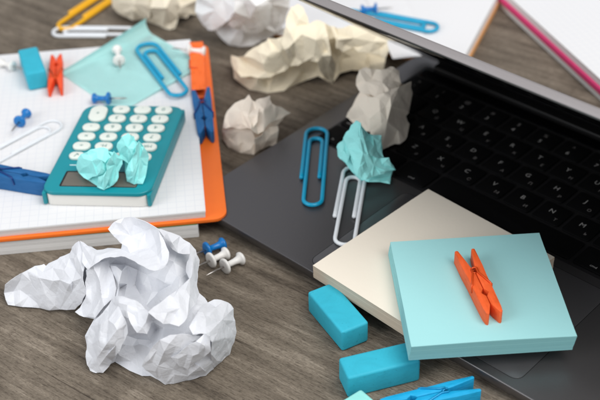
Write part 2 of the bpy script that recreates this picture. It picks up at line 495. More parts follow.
pad('note_pad', 'light blue square pad of sticky notes stacked askew on the beige pad', (84.14, 420.65), 76, 76, .04275, 19.8, 29.4, M['pad_cyan_top'], M['pad_cyan_edge'], .9, 1.6)

# ------------------------------------------------------------- clothespins
def clothespin(label, tip, end, z0, hgt, mat, spr, width=1.0, group='small painted clothespins', flat=False):
    """tip: middle of the two handle ends; end: middle of the jaws (mm). Lies on its side."""
    tip = Vector(tip); end = Vector(end); d = end - tip; d.z = 0; L = d.length; k = L / 50
    root = thing('clothespin', label, 'clothespin', (tip.x, tip.y, z0), math.atan2(d.y, d.x) - math.pi/2, group)
    prof = [(3.6, 0.4), (4.1, 0), (4.9, 0), (5.5, .5), (5.5, 14), (5.1, 22), (5.0, 34), (4.7, 46), (4.2, 49.4), (3.4, 50.2), (2.6, 49.6),
            (.35, 43.6), (.2, 41), (.2, 37.2), (.8, 36.2), (2.0, 34.4), (.9, 32.6), (.2, 31.6), (.2, 19.4), (1.1, 18.3), (1.3, 16.6), (.9, 15.2), (1.3, 13)]
    for s in (1, -1):
        bm = new_bm(); o = [(s*x*k*width, y*k) for x, y in prof]
        if s < 0: o = o[::-1]
        # rows top and bottom with a small rounded edge
        ins = [inset(o, q) for q in (.28, .08, 0)]
        add_rings(bm, [[(x, y, z) for x, y in ins[a]] for a, z in ((0, 0), (1, .1), (2, .35), (2, hgt - .35), (1, hgt - .1), (0, hgt))])
        bmesh.ops.triangulate(bm, faces=[f for f in bm.faces if len(f.verts) > 4])
        finish('wooden_half', bm, mat, root, sharp=30)
    bm = new_bm(); r = .55 * max(k, .8); cy = 16.6*k; pts = []
    R = 1.55 * k
    # arm on the top face, coil through the middle, arm on the underside
    zt, zb = hgt + r*.75, -0.0 + r*.75
    pts += [(-5.2*k*width, 29.5*k, hgt*.55), (-5.35*k*width, 29*k, hgt - .2), (-4.7*k*width, 28*k, zt)]
    turns = 4
    pts += [(-1.2*k, 19.5*k, zt)]
    for i in range(turns * 12 + 1):
        a = math.radians(200 + i * 30); f = i / (turns * 12)
        pts.append((R*math.cos(a), cy + R*math.sin(a), zt - f * (zt - zb)))
    add_tube(bm, pts, r, 8)
    pts2 = [(R, cy, zt), (1.7*k, 19.5*k, zt), (4.7*k*width, 28*k, zt), (5.35*k*width, 29*k, hgt - .2), (5.2*k*width, 29.5*k, hgt*.55)]
    add_tube(bm, pts2, r, 8)
    finish('spring', bm, spr, root, sharp=60)
    if flat:                                   # resting on the broad face of one half
        rz = root.rotation_euler.z; root.rotation_euler = (0, math.pi/2, rz)
        root.location = (root.location.x - hgt/2*S*math.cos(rz), root.location.y - hgt/2*S*math.sin(rz), (z0 + 5.5*k*width)*S)
    return root
zc = 29.5
clothespin('orange clothespin lying on the light blue sticky note pad', (at(455, 252, zc+8) + at(474, 246, zc+8)) / 2, (at(488, 313.5, zc+8) + at(502, 310.5, zc+8)) / 2, zc, 7.6, M['orange_paint'], M['spring_orange'])
clothespin('cyan clothespin on the wood in front of the light blue note pad', (at(473, 377, 8) + at(482, 390, 8)) / 2, (at(378, 399, 8) + at(386, 412, 8)) / 2, 0, 8.2, M['cyan_paint'], M['spring_cyan'])
clothespin('small orange clothespin on the squared page next to a cyan eraser', at(55, 90, 22), at(56.5, 55.5, 22), 17.2, 6, M['red_orange_paint'], M['spring_orange'], .95)
clothespin('blue clothespin beside the bottom edge of the teal calculator', at(-26, 168, 25), at(49, 181, 25), 17.2, 9.5, M['blue_paint'], M['spring_blue'], 1.05)
clothespin('blue clothespin on the orange cover below an orange clothespin', at(200.5, 88, 20), at(206, 133, 20), 12.5, 8, M['blue_paint'], M['spring_blue'], 1.05)
clothespin('orange clothespin on the orange cover behind a white push pin', at(196.5, 46, 19), at(199, 91.5, 19), 12.4, 9, M['flat_orange_paint'], M['spring_orange'], .8, flat=True)

# --------------------------------------------------------------- push pins
def pushpin(label, flange, cap, z0, head, group='scattered push pins', scale=1.0):
    """flange / cap: pixels of the two disc centres as seen, lying on a surface at z0 (mm)"""
    a = at(*flange, z0 + 4.2); b = at(*cap, z0 + 3.6); d = b - a; d.z = 0
    L = d.length
    root = thing('push_pin', label, 'push pin', (a.x, a.y, z0), math.atan2(d.y, d.x), group)
    ra, rb = 4.4*scale, 3.7*scale
    ax = Vector((L, 0, rb - ra)).normalized(); o = Vector((0, 0, ra))
    prof = [(-.9, .8), (-.9, ra*.8), (-.5, ra*.97), (0, ra), (.6, ra*.97), (1.0, ra*.75), (1.5, ra*.44), (3.0, ra*.36), (L*.6, ra*.40),
            (L-1.8, ra*.5), (L-1.1, rb*.85), (L-.6, rb), (L+.3, rb*.97), (L+.8, rb*.8), (L+.95, rb*.4)]
    bm = new_bm(); add_lathe(bm, prof, o, ax); finish('pin_head', bm, head, root, sharp=60)
    bm = new_bm(); q = o - ax * .8; add_tube(bm, [q, q - ax*9, q - ax*10.2, q - ax*11.4], [.55, .55, .35, .08], 8)
    finish('needle', bm, M['steel'], root, sharp=60)
    return root
pushpin('blue push pin behind two white pins next to the crumpled white sheet', (207, 250), (223, 244), 0, M['blue_pin'])
pushpin('white push pin touching the blue one beside the crumpled white sheet', (211, 260.5), (226, 253.5), 0, M['white_pin'])
pushpin('white push pin lying nearest the laptop edge on bare wood', (225, 266.5), (241, 258.5), 0, M['white_pin'])
pushpin('blue push pin on the squared page left of the teal calculator', (19.5, 121), (26.5, 112.5), 17.2, M['blue_pin'], scale=.88)
pushpin('blue push pin lying against the top edge of the calculator', (108.5, 98), (94, 98), 17.2, M['blue_pin'], scale=.9)
pushpin('white push pin on the orange cover above an orange clothespin', (189, 49.5), (204, 51), 19.8, M['white_pin'], scale=.9)
pushpin('white push pin resting on the curled mint sticky note', (119, 60), (117, 49), 18.2, M['white_pin'], scale=.9)
pushpin('white push pin half hidden behind the cyan eraser on the page', (12, 65), (1, 62), 17.2, M['white_pin'], scale=.8)
pushpin('blue push pin on the white notebook behind the laptop lid', (376, 9), (362, 10), 10.5, M['blue_pin'])

# -------------------------------------------------------------- paper clips
def paperclip(label, top, bottom, z0, width, mat, r=1.15, flip=1, group='coated wire paper clips', tilt=0.0):
    """top: outer loop end, bottom: other end (mm points)"""
    top = Vector(top); bottom = Vector(bottom); d = top - bottom; d.z = 0; L = d.length - 2*r
    w = width/2 - r; wi = w - 2.1*r
    def arc(cx, cy, rad, a0, a1, n=10, sy=1.0):
        return [(cx + rad*math.cos(math.radians(a0 + (a1-a0)*k/n)), cy + sy*rad*math.sin(math.radians(a0 + (a1-a0)*k/n))) for k in range(n+1)]
    # from the left outer free end, over the top, down the right, round the bottom, up inside, over, down inside
    xb = (w - wi)/2; rb = (w + wi)/2
    p = [(-w, L*.33)] + [(-w, L*.6)] + arc(0, L - w, w, 180, 0) + [(w, L*.5)] + arc(xb, rb, rb, 0, -180) + [(-wi, L*.5)] + arc(0, L*.86 - wi, wi, 180, 0) + [(wi, L*.5), (wi, L*.34)]
    fine = [p[0]]
    for a, b in zip(p, p[1:]):
        n = max(1, int((Vector(a) - Vector(b)).length / 4))
        fine += [(a[0] + (b[0]-a[0])*k/n, a[1] + (b[1]-a[1])*k/n) for k in range(1, n+1)]
    bm = new_bm(); add_tube(bm, [(flip*x, y, r + .15*math.sin(y*.08) + .15) for x, y in fine], r, 10)
    o = finish('paper_clip', bm, mat, sharp=60)
    o.location = Vector((bottom.x, bottom.y, z0)) * S; o.rotation_euler = (tilt, 0, math.atan2(d.y, d.x) - math.pi/2)
    return tag(o, label, 'paper clip', group)
zl = TOP + .1
paperclip('bright blue paper clip lying alone on the laptop palm rest', at(317.5, 126.5, zl+1), at(310, 205.5, zl+1), zl, 15.2, M['blue_clip'], 1.2)
paperclip('white paper clip on the laptop between mint crumple and beige pad', at(356, 165, zl+1), at(341.5, 245, zl+1), zl, 15.2, M['white_clip'], 1.15)
paperclip('bright blue paper clip lying across the mint sheet on the notebook', at(143, 43, 19.5), at(183, 95, 19.5), 18.6, 17, M['blue_clip'], 1.3, -1)
paperclip('yellow paper clip on the bare wood behind the notebook', at(116, -9, 1), at(60, 29, 1), 0, 19, M['yellow_clip'], 1.55)
paperclip('white paper clip on bare wood against the back edge of the notebook', at(50, 32, 1), at(134, 33, 1), 0, 15, M['white_clip'], 1.3)
paperclip('white paper clip on the white squared page near the blue clothespin', at(61, 121, 18), at(-22, 166, 18), 17.25, 14, M['white_clip'], .65)
paperclip('bright blue paper clip on the white notebook behind the laptop', at(441, 30, 11), at(346, 13, 11), 10.5, 15, M['blue_clip'], 1.3)

# ---------------------------------------------------------------- notebooks
def page_block(name, parent, x0, x1, y0, y1, z0, z1, top, edge, slope=0.0, sag=0.0):
    """stack of pages: edges slightly uneven, top printed"""
    bm = new_bm(); nx, ny, nz = 24, 24, 6; g = {}
    def pos(i, j, k):
        f = k/nz; x = x0 + (x1-x0)*i/nx; y = y0 + (y1-y0)*j/ny
        e = noise.noise(Vector((f*9, 3.1, x0*.1))) * .5
        x += e * (1 if i in (0, nx) else 0) + f*slope*(1 if i == nx else 0)
        y += (noise.noise(Vector((f*9, 7.7, x0*.1))) * .6 - f*slope) * (1 if j in (0, ny) else 0)
        z = z0 + (z1-z0)*f + sag*f*noise.noise(Vector((x*.012, y*.012, 4.0)))
        return (x, y, z)
    def v(i, j, k):
        if (i, j, k) not in g: g[i, j, k] = bm.verts.new(pos(i, j, k))
        return g[i, j, k]
    for i in range(nx):
        for j in range(ny):
            for k in (0, nz):
                bm.faces.new((v(i, j, k), v(i+1, j, k), v(i+1, j+1, k), v(i, j+1, k))).material_index = 0 if k else 1
    for k in range(nz):
        for i in range(nx):
            for j in (0, ny): bm.faces.new((v(i, j, k), v(i+1, j, k), v(i+1, j, k+1), v(i, j, k+1))).material_index = 1
        for j in range(ny):
            for i in (0, nx): bm.faces.new((v(i, j, k), v(i, j+1, k), v(i, j+1, k+1), v(i, j, k+1))).material_index = 1
    return finish(name, bm, [top, edge], parent, sharp=40)

def board(name, parent, x0, x1, y0, y1, z0, z1, r, m):
    bm = new_bm(); add_prism(bm, [((x0+x1)/2 + x, (y0+y1)/2 + y) for x, y in rrect(x1-x0, y1-y0, r, 6)], z0, z1, .25)
    return finish(name, bm, m, parent)

NA = math.radians(5.6)
c = at(204.5, 210.5, 17)                      # near right corner of the open page
nb = thing('notebook', 'orange covered notebook lying open at a squared white page under the calculator', 'notebook', (c.x, c.y, 0), NA)
page_block('page_block', nb, -190, 0, 0, 191, 12.2, 17.0, M['page'], M['page_edge'], .6, .2)
board('cover', nb, -194, 12.0, -2.0, 192, 9.9, 12.0, 7, M['orange_card'])
c2 = at(199, 237, 0)
nb2 = thing('notebook', 'white notebook with thin green cover beneath the orange notebook', 'notebook', (c2.x, c2.y, 0), math.radians(5.2))
page_block('page_block', nb2, -190, 0, 0, 180, .2, 8.9, M['back_page'], M['page_edge'], .2, 0)
board('cover', nb2, -190, .3, -.4, 180, 9.0, 9.7, 1.5, M['green_card'])
# white notebook behind the lid
a = at(467, 54, 9); ra = math.radians(67.5 - 90)
nb3 = thing('notebook', 'white notebook with thin tan edge behind the laptop lid', 'notebook', (a.x, a.y, 0), ra)
page_block('page_block', nb3, -150, 0, -8, 205, 4.6, 9.8, M['back_page'], M['page_edge'], -.5, 0)
board('cover', nb3, -150, 1.0, -5, 206, 0, 4.5, 2, M['tan_card'])
# loose sheet under it, sticking out beside the hinge
a = at(434, 54.5, 10.2); bm = new_bm(); SW = 28
add_bevel_box(bm, SW, 118, 0, .3, .05, 1)
for v in bm.verts: v.co.x -= SW/2; v.co.y += 59
sh = finish('paper_sheet', bm, M['white_paper']); sh.location = Vector((a.x, a.y, 10.05)) * S; sh.rotation_euler = (0, 0, math.radians(8))
tag(sh, 'loose white paper sheet on the tan edged notebook beside the laptop hinge', 'paper sheet')
# pink edged notebook, far right
a = at(600, 92, 6); pa = math.radians(-71.3 + 90)
nb4 = thing('notebook', 'thick white notebook with pink cover edge beyond the laptop lid', 'notebook', (a.x, a.y, 0), pa)
page_block('lower_pages', nb4, .4, 150, -70, 215, .2, 4.5, M['back_page'], M['page_edge'], .2, 0)
board('cover', nb4, -.6, 151, -71, 216, 4.6, 8.6, 3, M['pink_card'])
page_block('upper_pages', nb4, 1.2, 150, -70, 215, 8.7, 13.5, M['page'], M['page_edge'], .2, 0)

# ------------------------------------------------------------- mint sticky
bm = new_bm(); n = 22
A_ = at(64, 75, 18); B_ = at(149, 35, 18); e1 = (B_ - A_); e1.z = 0; L1 = e1.length*1.04
g = {}; n = 30
for i in range(n+1):
    R_ = 1.9 + 4.4*(i/n)**1.2; T_ = 2.5*R_
    for j in range(n+1):
        x = L1*i/n; f = j/n
        if f < .3:                                          # the edge curls up and over
            th = (1 - f/.3)*2.5; y = R_*math.sin(th); z = R_*(1 - math.cos(th))
        else:
            y = -(63 - T_*.3)*((f - .3)/.7); z = .5*max(0, noise.noise(Vector((x*.04, y*.04, 9)))) + 1.6*((f-.3)/.7)**3*(i/n)
        g[i, j] = bm.verts.new((x + .06*y, y, z + .25))
for i in range(n):
    for j in range(n): bm.faces.new((g[i, j], g[i+1, j], g[i+1, j+1], g[i, j+1]))
bmesh.ops.solidify(bm, geom=bm.faces[:], thickness=.25)
ms = finish('sticky_note', bm, M['mint_sheet']); ms.location = Vector((A_.x, A_.y, 17.35)) * S
ms.rotation_euler = (0, 0, math.atan2(e1.y, e1.x))
tag(ms, 'single mint sticky note with one curled edge on the squared page', 'sticky note')

# --------------------------------------------------------------- calculator
CA = math.radians(-5.2)
cc = (at(87, 104.5, 27) + at(181, 106, 27) + at(150, 193, 27) + at(43, 193, 27)) / 4
calc = thing('calculator', 'teal calculator with round ivory keys facing away on the notebook', 'calculator', (cc.x, cc.y, 17.2), CA)
CW, CL = 60.5, 88.0
sk = -.05
def skew(bm):
    for v in bm.verts: v.co.x += v.co.y * .07
bm = new_bm(); add_prism(bm, rrect(CW - 3.4, CL - 1.6, 4), 0, 7.4, .5); skew(bm); finish('base', bm, M['calc_white'], calc)
bm = new_bm(); o = rrect(CW, CL, 7.5, 8)
add_prism(bm, o, 7.2, 9.8, .7, steps=3)
for s in (1, -1):                              # side skirts wrap round the white base
    add_prism(bm, [(s*(CW/2 - 1.2) + x, y) for x, y in rrect(2.4, CL - 1.5, 1.1, 4)], .6, 8, .3)
skew(bm); finish('shell', bm, M['teal'], calc)
bm = new_bm(); add_prism(bm, [(x, -31.5 + y) for x, y in rrect(43, 14.5, 1)], 9.0, 9.86, 0); skew(bm); finish('display_frame', bm, M['gap'], calc)
bm = new_bm(); add_prism(bm, [(.4 + x, -31.8 + y) for x, y in rrect(41.5, 12.8, .6)], 9.1, 9.9, 0); skew(bm); finish('display', bm, M['calc_screen'], calc)
cols = [-18.6, -6.4, 5.8, 18.0]; rws = [37.6, 27.9, 18.2, 8.5, -1.2, -10.9]
leg = [['+', '=', '.', '0'], [None, '3', '2', '1'], ['-', '6', '5', '4'], ['×', '9', '8', '7'], ['÷', 'M-', 'M+', 'MR'], ['√', '%', 'CE', 'ON']]
for ri, y in enumerate(rws):
    for ci, x in enumerate(cols):
        t = leg[ri][ci]
        if t is None: continue
        tall = t == '+'; small = ri == 5
        kw, kh = (10.3, 7.4) if not small else (8.8, 6.6)
        yy = y - 4.8 if tall else y; kl = 16.4 if tall else kh
        bm = new_bm(); o = [(a, b) for a, b in rrect(kw, kl, min(kw, kl)/2 - .05, 8)]
        add_prism(bm, o, 0, 1.9, .6, steps=3)
        k = finish('key', bm, M['calc_key'], calc, sharp=60); k.location = Vector((x*1.05 + yy*.07, yy, 9.7)) * S
        bm = new_bm(); join_text(bm, t, 4.6 if len(t) == 1 else 3.6, 0, 0, 1.93, math.pi); finish('legend', bm, M['calc_ink'], k, smooth=False)
bm = new_bm(); add_prism(bm, [(-17 + x, -18.6 + y) for x, y in rrect(9, .8, .3, 2)], 9.7, 9.84, 0); skew(bm); finish('printed_mark', bm, M['white_ink'], calc)

# ----------------------------------------------------------- crumpled paper
def crease(p, seed, lam, amp):
    s = 0.0; r = random.Random(seed)
    for k in range(5):
        n = Vector((r.uniform(-1, 1), r.uniform(-1, 1), r.uniform(-1, 1))).normalized()
        l = lam * r.uniform(.6, 1.7); ph = r.uniform(0, 9)
        off = Vector((seed*3.1 + k*7, 0, 0))
        w = .5 + 1.1*noise.noise(p/(lam*1.5) + off); w = 0 if w < 0 else min(w, 1)
        x = p.dot(n)/l + ph + .35*noise.noise(p/(lam*1.2) - off)
        tri = abs((x % 1)*2 - 1)
        s += amp*w*(tri - .5)
    return s

def patch(bm, verts_out, outline, creases, pts, base, lam, amp, seed, edge, facet, jit, closed, thick, pc=.4, sm=4, rag=0.0):
    """One piece of paper between creases. outline, creases, pts: (px, py, height above base in mm).
    closed: the hidden back is closed below and behind it; otherwise it is a thin free-edged sheet."""
    v2, hs, ed = [], [], []
    if rag:                                     # uneven torn-looking outline
        rg = random.Random(seed + 99); o2 = []
        for p, q in zip(outline, outline[1:] + outline[:1]):
            o2.append(p); d = math.hypot(q[0]-p[0], q[1]-p[1])
            if d > 5:
                k = rg.uniform(-rag, rag); f = rg.uniform(.35, .65)
                o2.append((p[0] + (q[0]-p[0])*f - (q[1]-p[1])*k, p[1] + (q[1]-p[1])*f + (q[0]-p[0])*k, p[2] + (q[2]-p[2])*f))
        outline = o2
    def add(p):
        for i, q in enumerate(v2):
            if abs(q.x - p[0]) < .6 and abs(q.y - p[1]) < .6: return i
        v2.append(Vector((p[0], p[1]))); hs.append(p[2]); return len(v2) - 1
    ol = [add(p) for p in outline]; no = len(ol)
    ed += [(ol[i], ol[(i+1) % no]) for i in range(no)]
    for cr in creases:
        ids = [add(p) for p in cr]; ed += [(a, b) for a, b in zip(ids, ids[1:]) if a != b]
    for p in pts: add(p)
    nhand = len(v2)
    poly = [v2[i] for i in ol]
    def inside(q):
        c = False; n = len(poly); j = n-1
        for i in range(n):
            a, b = poly[i], poly[j]
            if (a.y > q.y) != (b.y > q.y) and q.x < (b.x-a.x)*(q.y-a.y)/(b.y-a.y)+a.x: c = not c
            j = i
        return c
    rr = random.Random(seed*77 + 5)
    if facet:
        r0 = geometry.delaunay_2d_cdt(v2, ed, [], 0, 1e-4)
        h0 = [hs[o[0]] if o else None for o in r0[3]]
        x0, x1 = min(p.x for p in poly), max(p.x for p in poly); y0, y1 = min(p.y for p in poly), max(p.y for p in poly)
        tris = [f for f in r0[2] if all(h0[i] is not None for i in f)]
        def segd(q, a, b):
            ab = b - a; t = max(0, min(1, (q-a).dot(ab)/max(ab.length_squared, 1e-9))); return (q - a - ab*t).length
        segs = [(v2[a].copy(), v2[b].copy()) for a, b in ed]; added = []
        for _ in range(1600):
            q = Vector((rr.uniform(x0, x1), rr.uniform(y0, y1)))
            if not inside(q) or any((q-a).length < facet for a in added): continue
            if any(segd(q, a, b) < facet*.36 for a, b in segs): continue
            for f in tris:
                a, b, c = (r0[0][i] for i in f)
                den = (b.y-c.y)*(a.x-c.x) + (c.x-b.x)*(a.y-c.y)
                if abs(den) < 1e-9: continue
                l1 = ((b.y-c.y)*(q.x-c.x) + (c.x-b.x)*(q.y-c.y))/den; l2 = ((c.y-a.y)*(q.x-c.x) + (a.x-c.x)*(q.y-c.y))/den
                if l1 < 0 or l2 < 0 or l1 + l2 > 1: continue
                h = l1*h0[f[0]] + l2*h0[f[1]] + (1-l1-l2)*h0[f[2]]
                added.append(q); v2.append(q); hs.append(max(.3, h + rr.choice((-1, 1))*jit*rr.uniform(.35, 1))); break
    rv, re, rf, ov, oe, of = geometry.delaunay_2d_cdt(v2, ed, [], 0, 1e-4)
    H = []
    for i, q in enumerate(rv):
        if ov[i]: H.append(hs[ov[i][0]])
        else:
            w = [(1/((q-v2[k]).length_squared + 1e-6), hs[k]) for k in range(len(v2))]
            w.sort(reverse=True); w = w[:4]; H.append(sum(a*b for a, b in w)/sum(a for a, b in w))
    V = [at(q.x, q.y, base + h) for q, h in zip(rv, H)]
    T = [tuple(f) for f in rf if inside((rv[f[0]] + rv[f[1]] + rv[f[2]])/3)]
    ek = lambda a, b: (a, b) if a < b else (b, a)
    CR = {ek(*e) for e, o in zip(re, oe) if o}
    free = {i for i in range(len(rv)) if not ov[i] or ov[i][0] >= nhand}
    for t in T:
        for k in range(3):
            e = ek(t[k], t[(k+1) % 3])
            if (e[0] in free or e[1] in free) and e not in CR and rr.random() < pc: CR.add(e)
    for _ in range(8):                          # split long edges until fine, creases split with them
        mid = {}; NTs = []
        def m(a, b):
            k = ek(a, b)
            if k not in mid:
                if (V[a]-V[b]).length <= edge*1.35: mid[k] = None
                else:
                    V.append((V[a]+V[b])/2); mid[k] = len(V)-1
                    if k in CR: CR.add(ek(a, len(V)-1)); CR.add(ek(b, len(V)-1)); CR.discard(k)
            return mid[k]
        for a, b, c in T:
            x, y, z = m(a, b), m(b, c), m(c, a); n_ = (x is not None) + (y is not None) + (z is not None)
            if n_ == 0: NTs.append((a, b, c))
            elif n_ == 3: NTs += [(a, x, z), (x, b, y), (z, y, c), (x, y, z)]
            else:
                for (p, q, r_, x_, y_, z_) in ((a, b, c, x, y, z), (b, c, a, y, z, x), (c, a, b, z, x, y)):
                    if n_ == 1 and x_ is not None: NTs += [(p, x_, r_), (x_, q, r_)]; break
                    if n_ == 2 and z_ is None: NTs += [(p, x_, r_), (x_, q, y_), (x_, y_, r_)]; break
        if len(NTs) == len(T): break
        T = NTs
    nV = len(V); cnt = {}
    for t in T:
        for k in range(3):
            e = ek(t[k], t[(k+1) % 3]); cnt[e] = cnt.get(e, 0) + 1
    bd = {i for e, c_ in cnt.items() if c_ == 1 for i in e}
    CR = {e for e in CR if e in cnt}
    nbr = [[] for _ in range(nV)]; cnb = [[] for _ in range(nV)]
    for a, b in cnt: nbr[a].append(b); nbr[b].append(a)
    for a, b in CR: cnb[a].append(b); cnb[b].append(a)
    for it in range(sm):                        # surfaces bend smoothly between the creases, creases stay sharp
        W_ = list(V)
        for i in range(nV):
            if not nbr[i]: continue
            if i in bd or cnb[i]:
                if len(cnb[i]) == 2 and it < 2 and i not in bd: W_[i] = V[i].lerp((V[cnb[i][0]] + V[cnb[i][1]])/2, .25)
                continue
            avg = Vector()
            for j in nbr[i]: avg += V[j]
            W_[i] = V[i].lerp(avg/len(nbr[i]), .5)
        V = W_
    nr = [Vector() for _ in range(nV)]
    for a, b, c in T:
        q = (V[b]-V[a]).cross(V[c]-V[a])
        if q.dot(V[a]-CAM) > 0: q = -q
        for i in (a, b, c): nr[i] += q
    used = sorted({i for t in T for i in t})
    dist = {i: 0.0 for i in bd}
    hp = [(0.0, i) for i in bd]; heapq.heapify(hp)
    while hp:
        d0, i = heapq.heappop(hp)
        if d0 > dist.get(i, 1e9): continue
        for j in nbr[i]:
            d1 = d0 + (V[i]-V[j]).length
            if d1 < dist.get(j, 1e9): dist[j] = d1; heapq.heappush(hp, (d1, j))
    P = {}
    for i in used:
        n_ = nr[i].normalized() if nr[i].length else Vector((0, 0, 1))
        dd = crease(V[i], seed, lam, amp) + crease(V[i] + Vector((50, 9, 3)), seed + 50, lam*.4, amp*.35)
        q = V[i] + n_*dd*(.5 if i in bd else 1.0)
        q.z = max(q.z, base + .15); P[i] = q
    fv = {i: bm.verts.new(P[i]) for i in used}; bv = {}
    for i in used:
        if i in bd and closed: bv[i] = fv[i]; continue
        q = P[i]; d = (q - CAM).normalized()
        if closed:
            lim = max(0.2, (q.z - base - .1)/max(.2, -d.z)); t = max(.2, min(lim, thick*(6 + 1.1*dist[i]), 60)*.97)
            bv[i] = bm.verts.new(q + d*t)
        else:
            n_ = nr[i].normalized() if nr[i].length else -d
            bv[i] = bm.verts.new(q - n_*.22)
    for a, b, c in T:
        try: bm.faces.new((fv[a], fv[b], fv[c]))
        except ValueError: pass
        if not (closed and a in bd and b in bd and c in bd):
            try: bm.faces.new((bv[c], bv[b], bv[a]))
            except ValueError: pass
    if not closed:
        for (a, b), c_ in cnt.items():
            if c_ == 1: bm.faces.new((fv[a], fv[b], bv[b], bv[a]))
    for a, b in CR:
        e = bm.edges.get((fv[a], fv[b]))
        if e: e.smooth = False
    verts_out.append([fv[i] for i in used])
    return [bv[i] for i in used if bv[i] is not fv[i]]

def crumple(label, layers, base=0.0, mat=None, lam=14, amp=.3, seed=1, edge=2.2, thick=1.0, facet=12.0, jit=1.2, pc=.6, sm=2, rag=.16, group='crumpled paper balls'):
    """first layer: the closed core of the ball; the others: free-edged folds of the same sheet lying over it"""
    bm = new_bm(); vo = []; core = None
    for k, (ol, cr, pts) in enumerate(layers):
        back = patch(bm, vo, ol, cr, pts, base, lam, amp, seed + k*13, edge, facet, jit, k == 0, thick, pc, sm, 0 if k == 0 else rag)
        if k == 0: core = list(vo[0])
        else:                                   # the fold grows out of the core: join it there at its closest hidden point
            bv_, bc_, bd_ = None, None, 1e9
            for v in back[::4]:
                for c in core[::4]:
                    d = (v.co - c.co).length_squared
                    if d < bd_: bv_, bc_, bd_ = v, c, d
            if bv_ is not None: bv_.co = bc_.co.copy(); bmesh.ops.pointmerge(bm, verts=[bv_, bc_], merge_co=bc_.co.copy()); core = [c for c in core if c.is_valid]
    c0 = Vector(); 
    for v in bm.verts: c0 += v.co
    c0 /= len(bm.verts); c0.z = base
    for v in bm.verts: v.co -= c0
    bm.normal_update()
    for e in bm.edges:
        if len(e.link_faces) == 2 and e.calc_face_angle(0) > math.radians(32): e.smooth = False
    bmesh.ops.recalc_face_normals(bm, faces=bm.faces)
    bmesh.ops.scale(bm, vec=(S, S, S), verts=bm.verts)
    for f in bm.faces: f.smooth = True
    me = bpy.data.meshes.new('crumpled_paper'); bm.to_mesh(me); bm.free(); me.materials.append(mat)
    o = bpy.data.objects.new('crumpled_paper', me); COL.objects.link(o); o.location = c0*S
    return tag(o, label, 'crumpled paper', group)

# large white sheet, foreground
hero_outline = [(4, 293, 4), (5, 285, 9), (11, 280, 12), (22, 273, 15), (35, 266, 18), (44, 264.5, 19), (46, 266.5, 18), (54, 262, 21), (60, 258, 23), (70, 254, 25), (72, 248, 28), (79, 243, 31),
    (88, 248, 33), (97, 252, 33), (108, 250, 34), (121, 251, 35), (123, 244, 38), (118, 239, 41), (113, 234, 44), (110, 229, 46), (115, 223, 48), (124, 219, 49), (131, 218, 49), (138, 220, 49), (150, 225, 49), (158, 230, 48),
    (166, 232, 47), (180, 237, 44), (190, 244, 41), (195.5, 251, 38), (199, 260, 34), (197, 272, 31), (196, 283, 28), (199, 293, 26), (205, 298, 25), (208, 303, 25), (214, 301, 26), (221, 301.5, 25), (227, 304, 23), (232, 309, 20), (234, 321, 14), (235, 332, 8), (233, 342, 4), (229, 354, 1),
    (222, 361, 1), (213, 368, .5), (206, 375, .5), (195, 378, .5), (185, 380, .5), (174, 383, .5), (165, 384, .5), (158, 380, 1), (150, 376, 1), (142, 376, 1), (130, 371, 1), (115, 362, 1), (111, 364, 1), (103, 372, 1), (96, 372, 1), (91, 370, 1),
    (88, 365, 2), (87, 352, 5), (87, 345, 7), (85, 336, 11), (89, 328, 14), (94, 319, 15), (84, 317, 11), (76, 312, 10), (84, 306, 13), (85, 300, 16), (82, 303, 12), (75, 309, 6), (60, 309, 2), (40, 307.5, 1), (22, 306.5, 1), (8, 304.5, 1)]
hero_core = (hero_outline, [
    [(95, 268, 32), (110, 264, 30), (125, 264, 28), (138, 270, 27), (147, 275, 27), (156, 278, 28), (166, 275, 32), (174, 262, 37)],
    [(100, 268, 33), (103, 285, 25), (106, 300, 24)], [(108, 265, 32), (111, 282, 26), (112, 297, 26)], [(116, 266, 34), (119, 284, 30), (118, 297, 30)], [(128, 266, 33), (127, 284, 26), (124, 298, 28)],
    [(120, 288, 22), (140, 294, 19), (158, 292, 21), (172, 284, 29)], [(138, 270, 27), (135, 285, 21), (140, 294, 19)], [(156, 278, 28), (152, 292, 21), (146, 306, 20)],
    [(174, 262, 37), (177, 276, 33), (172, 284, 29)], [(147, 275, 27), (143, 285, 24), (135, 285, 21)], [(160, 300, 26), (178, 292, 33), (192, 282, 31)], [(146, 314, 24), (153, 322, 20), (163, 328, 22), (180, 330, 24)],
    [(128, 336, 12), (137, 339, 10), (149, 340, 11), (157, 329, 14)], [(126, 345, 10), (133, 346, 10), (136, 352, 8), (146, 346, 13), (152, 350, 15)], [(120, 356, 6), (136, 352, 8), (146, 362, 6), (150, 376, 1)],
    [(160, 344, 23), (172, 345, 22), (190, 340, 26), (204, 330, 25)], [(204, 330, 25), (222, 325, 19), (229, 354, 1)]],
    [(140, 240, 42), (20, 292, 4), (50, 285, 13), (66, 295, 11), (164, 284, 28), (208, 316, 26), (163, 356, 17), (108, 340, 19), (100, 356, 9), (186, 362, 8), (188, 262, 34), (92, 290, 17), (172, 310, 32)])
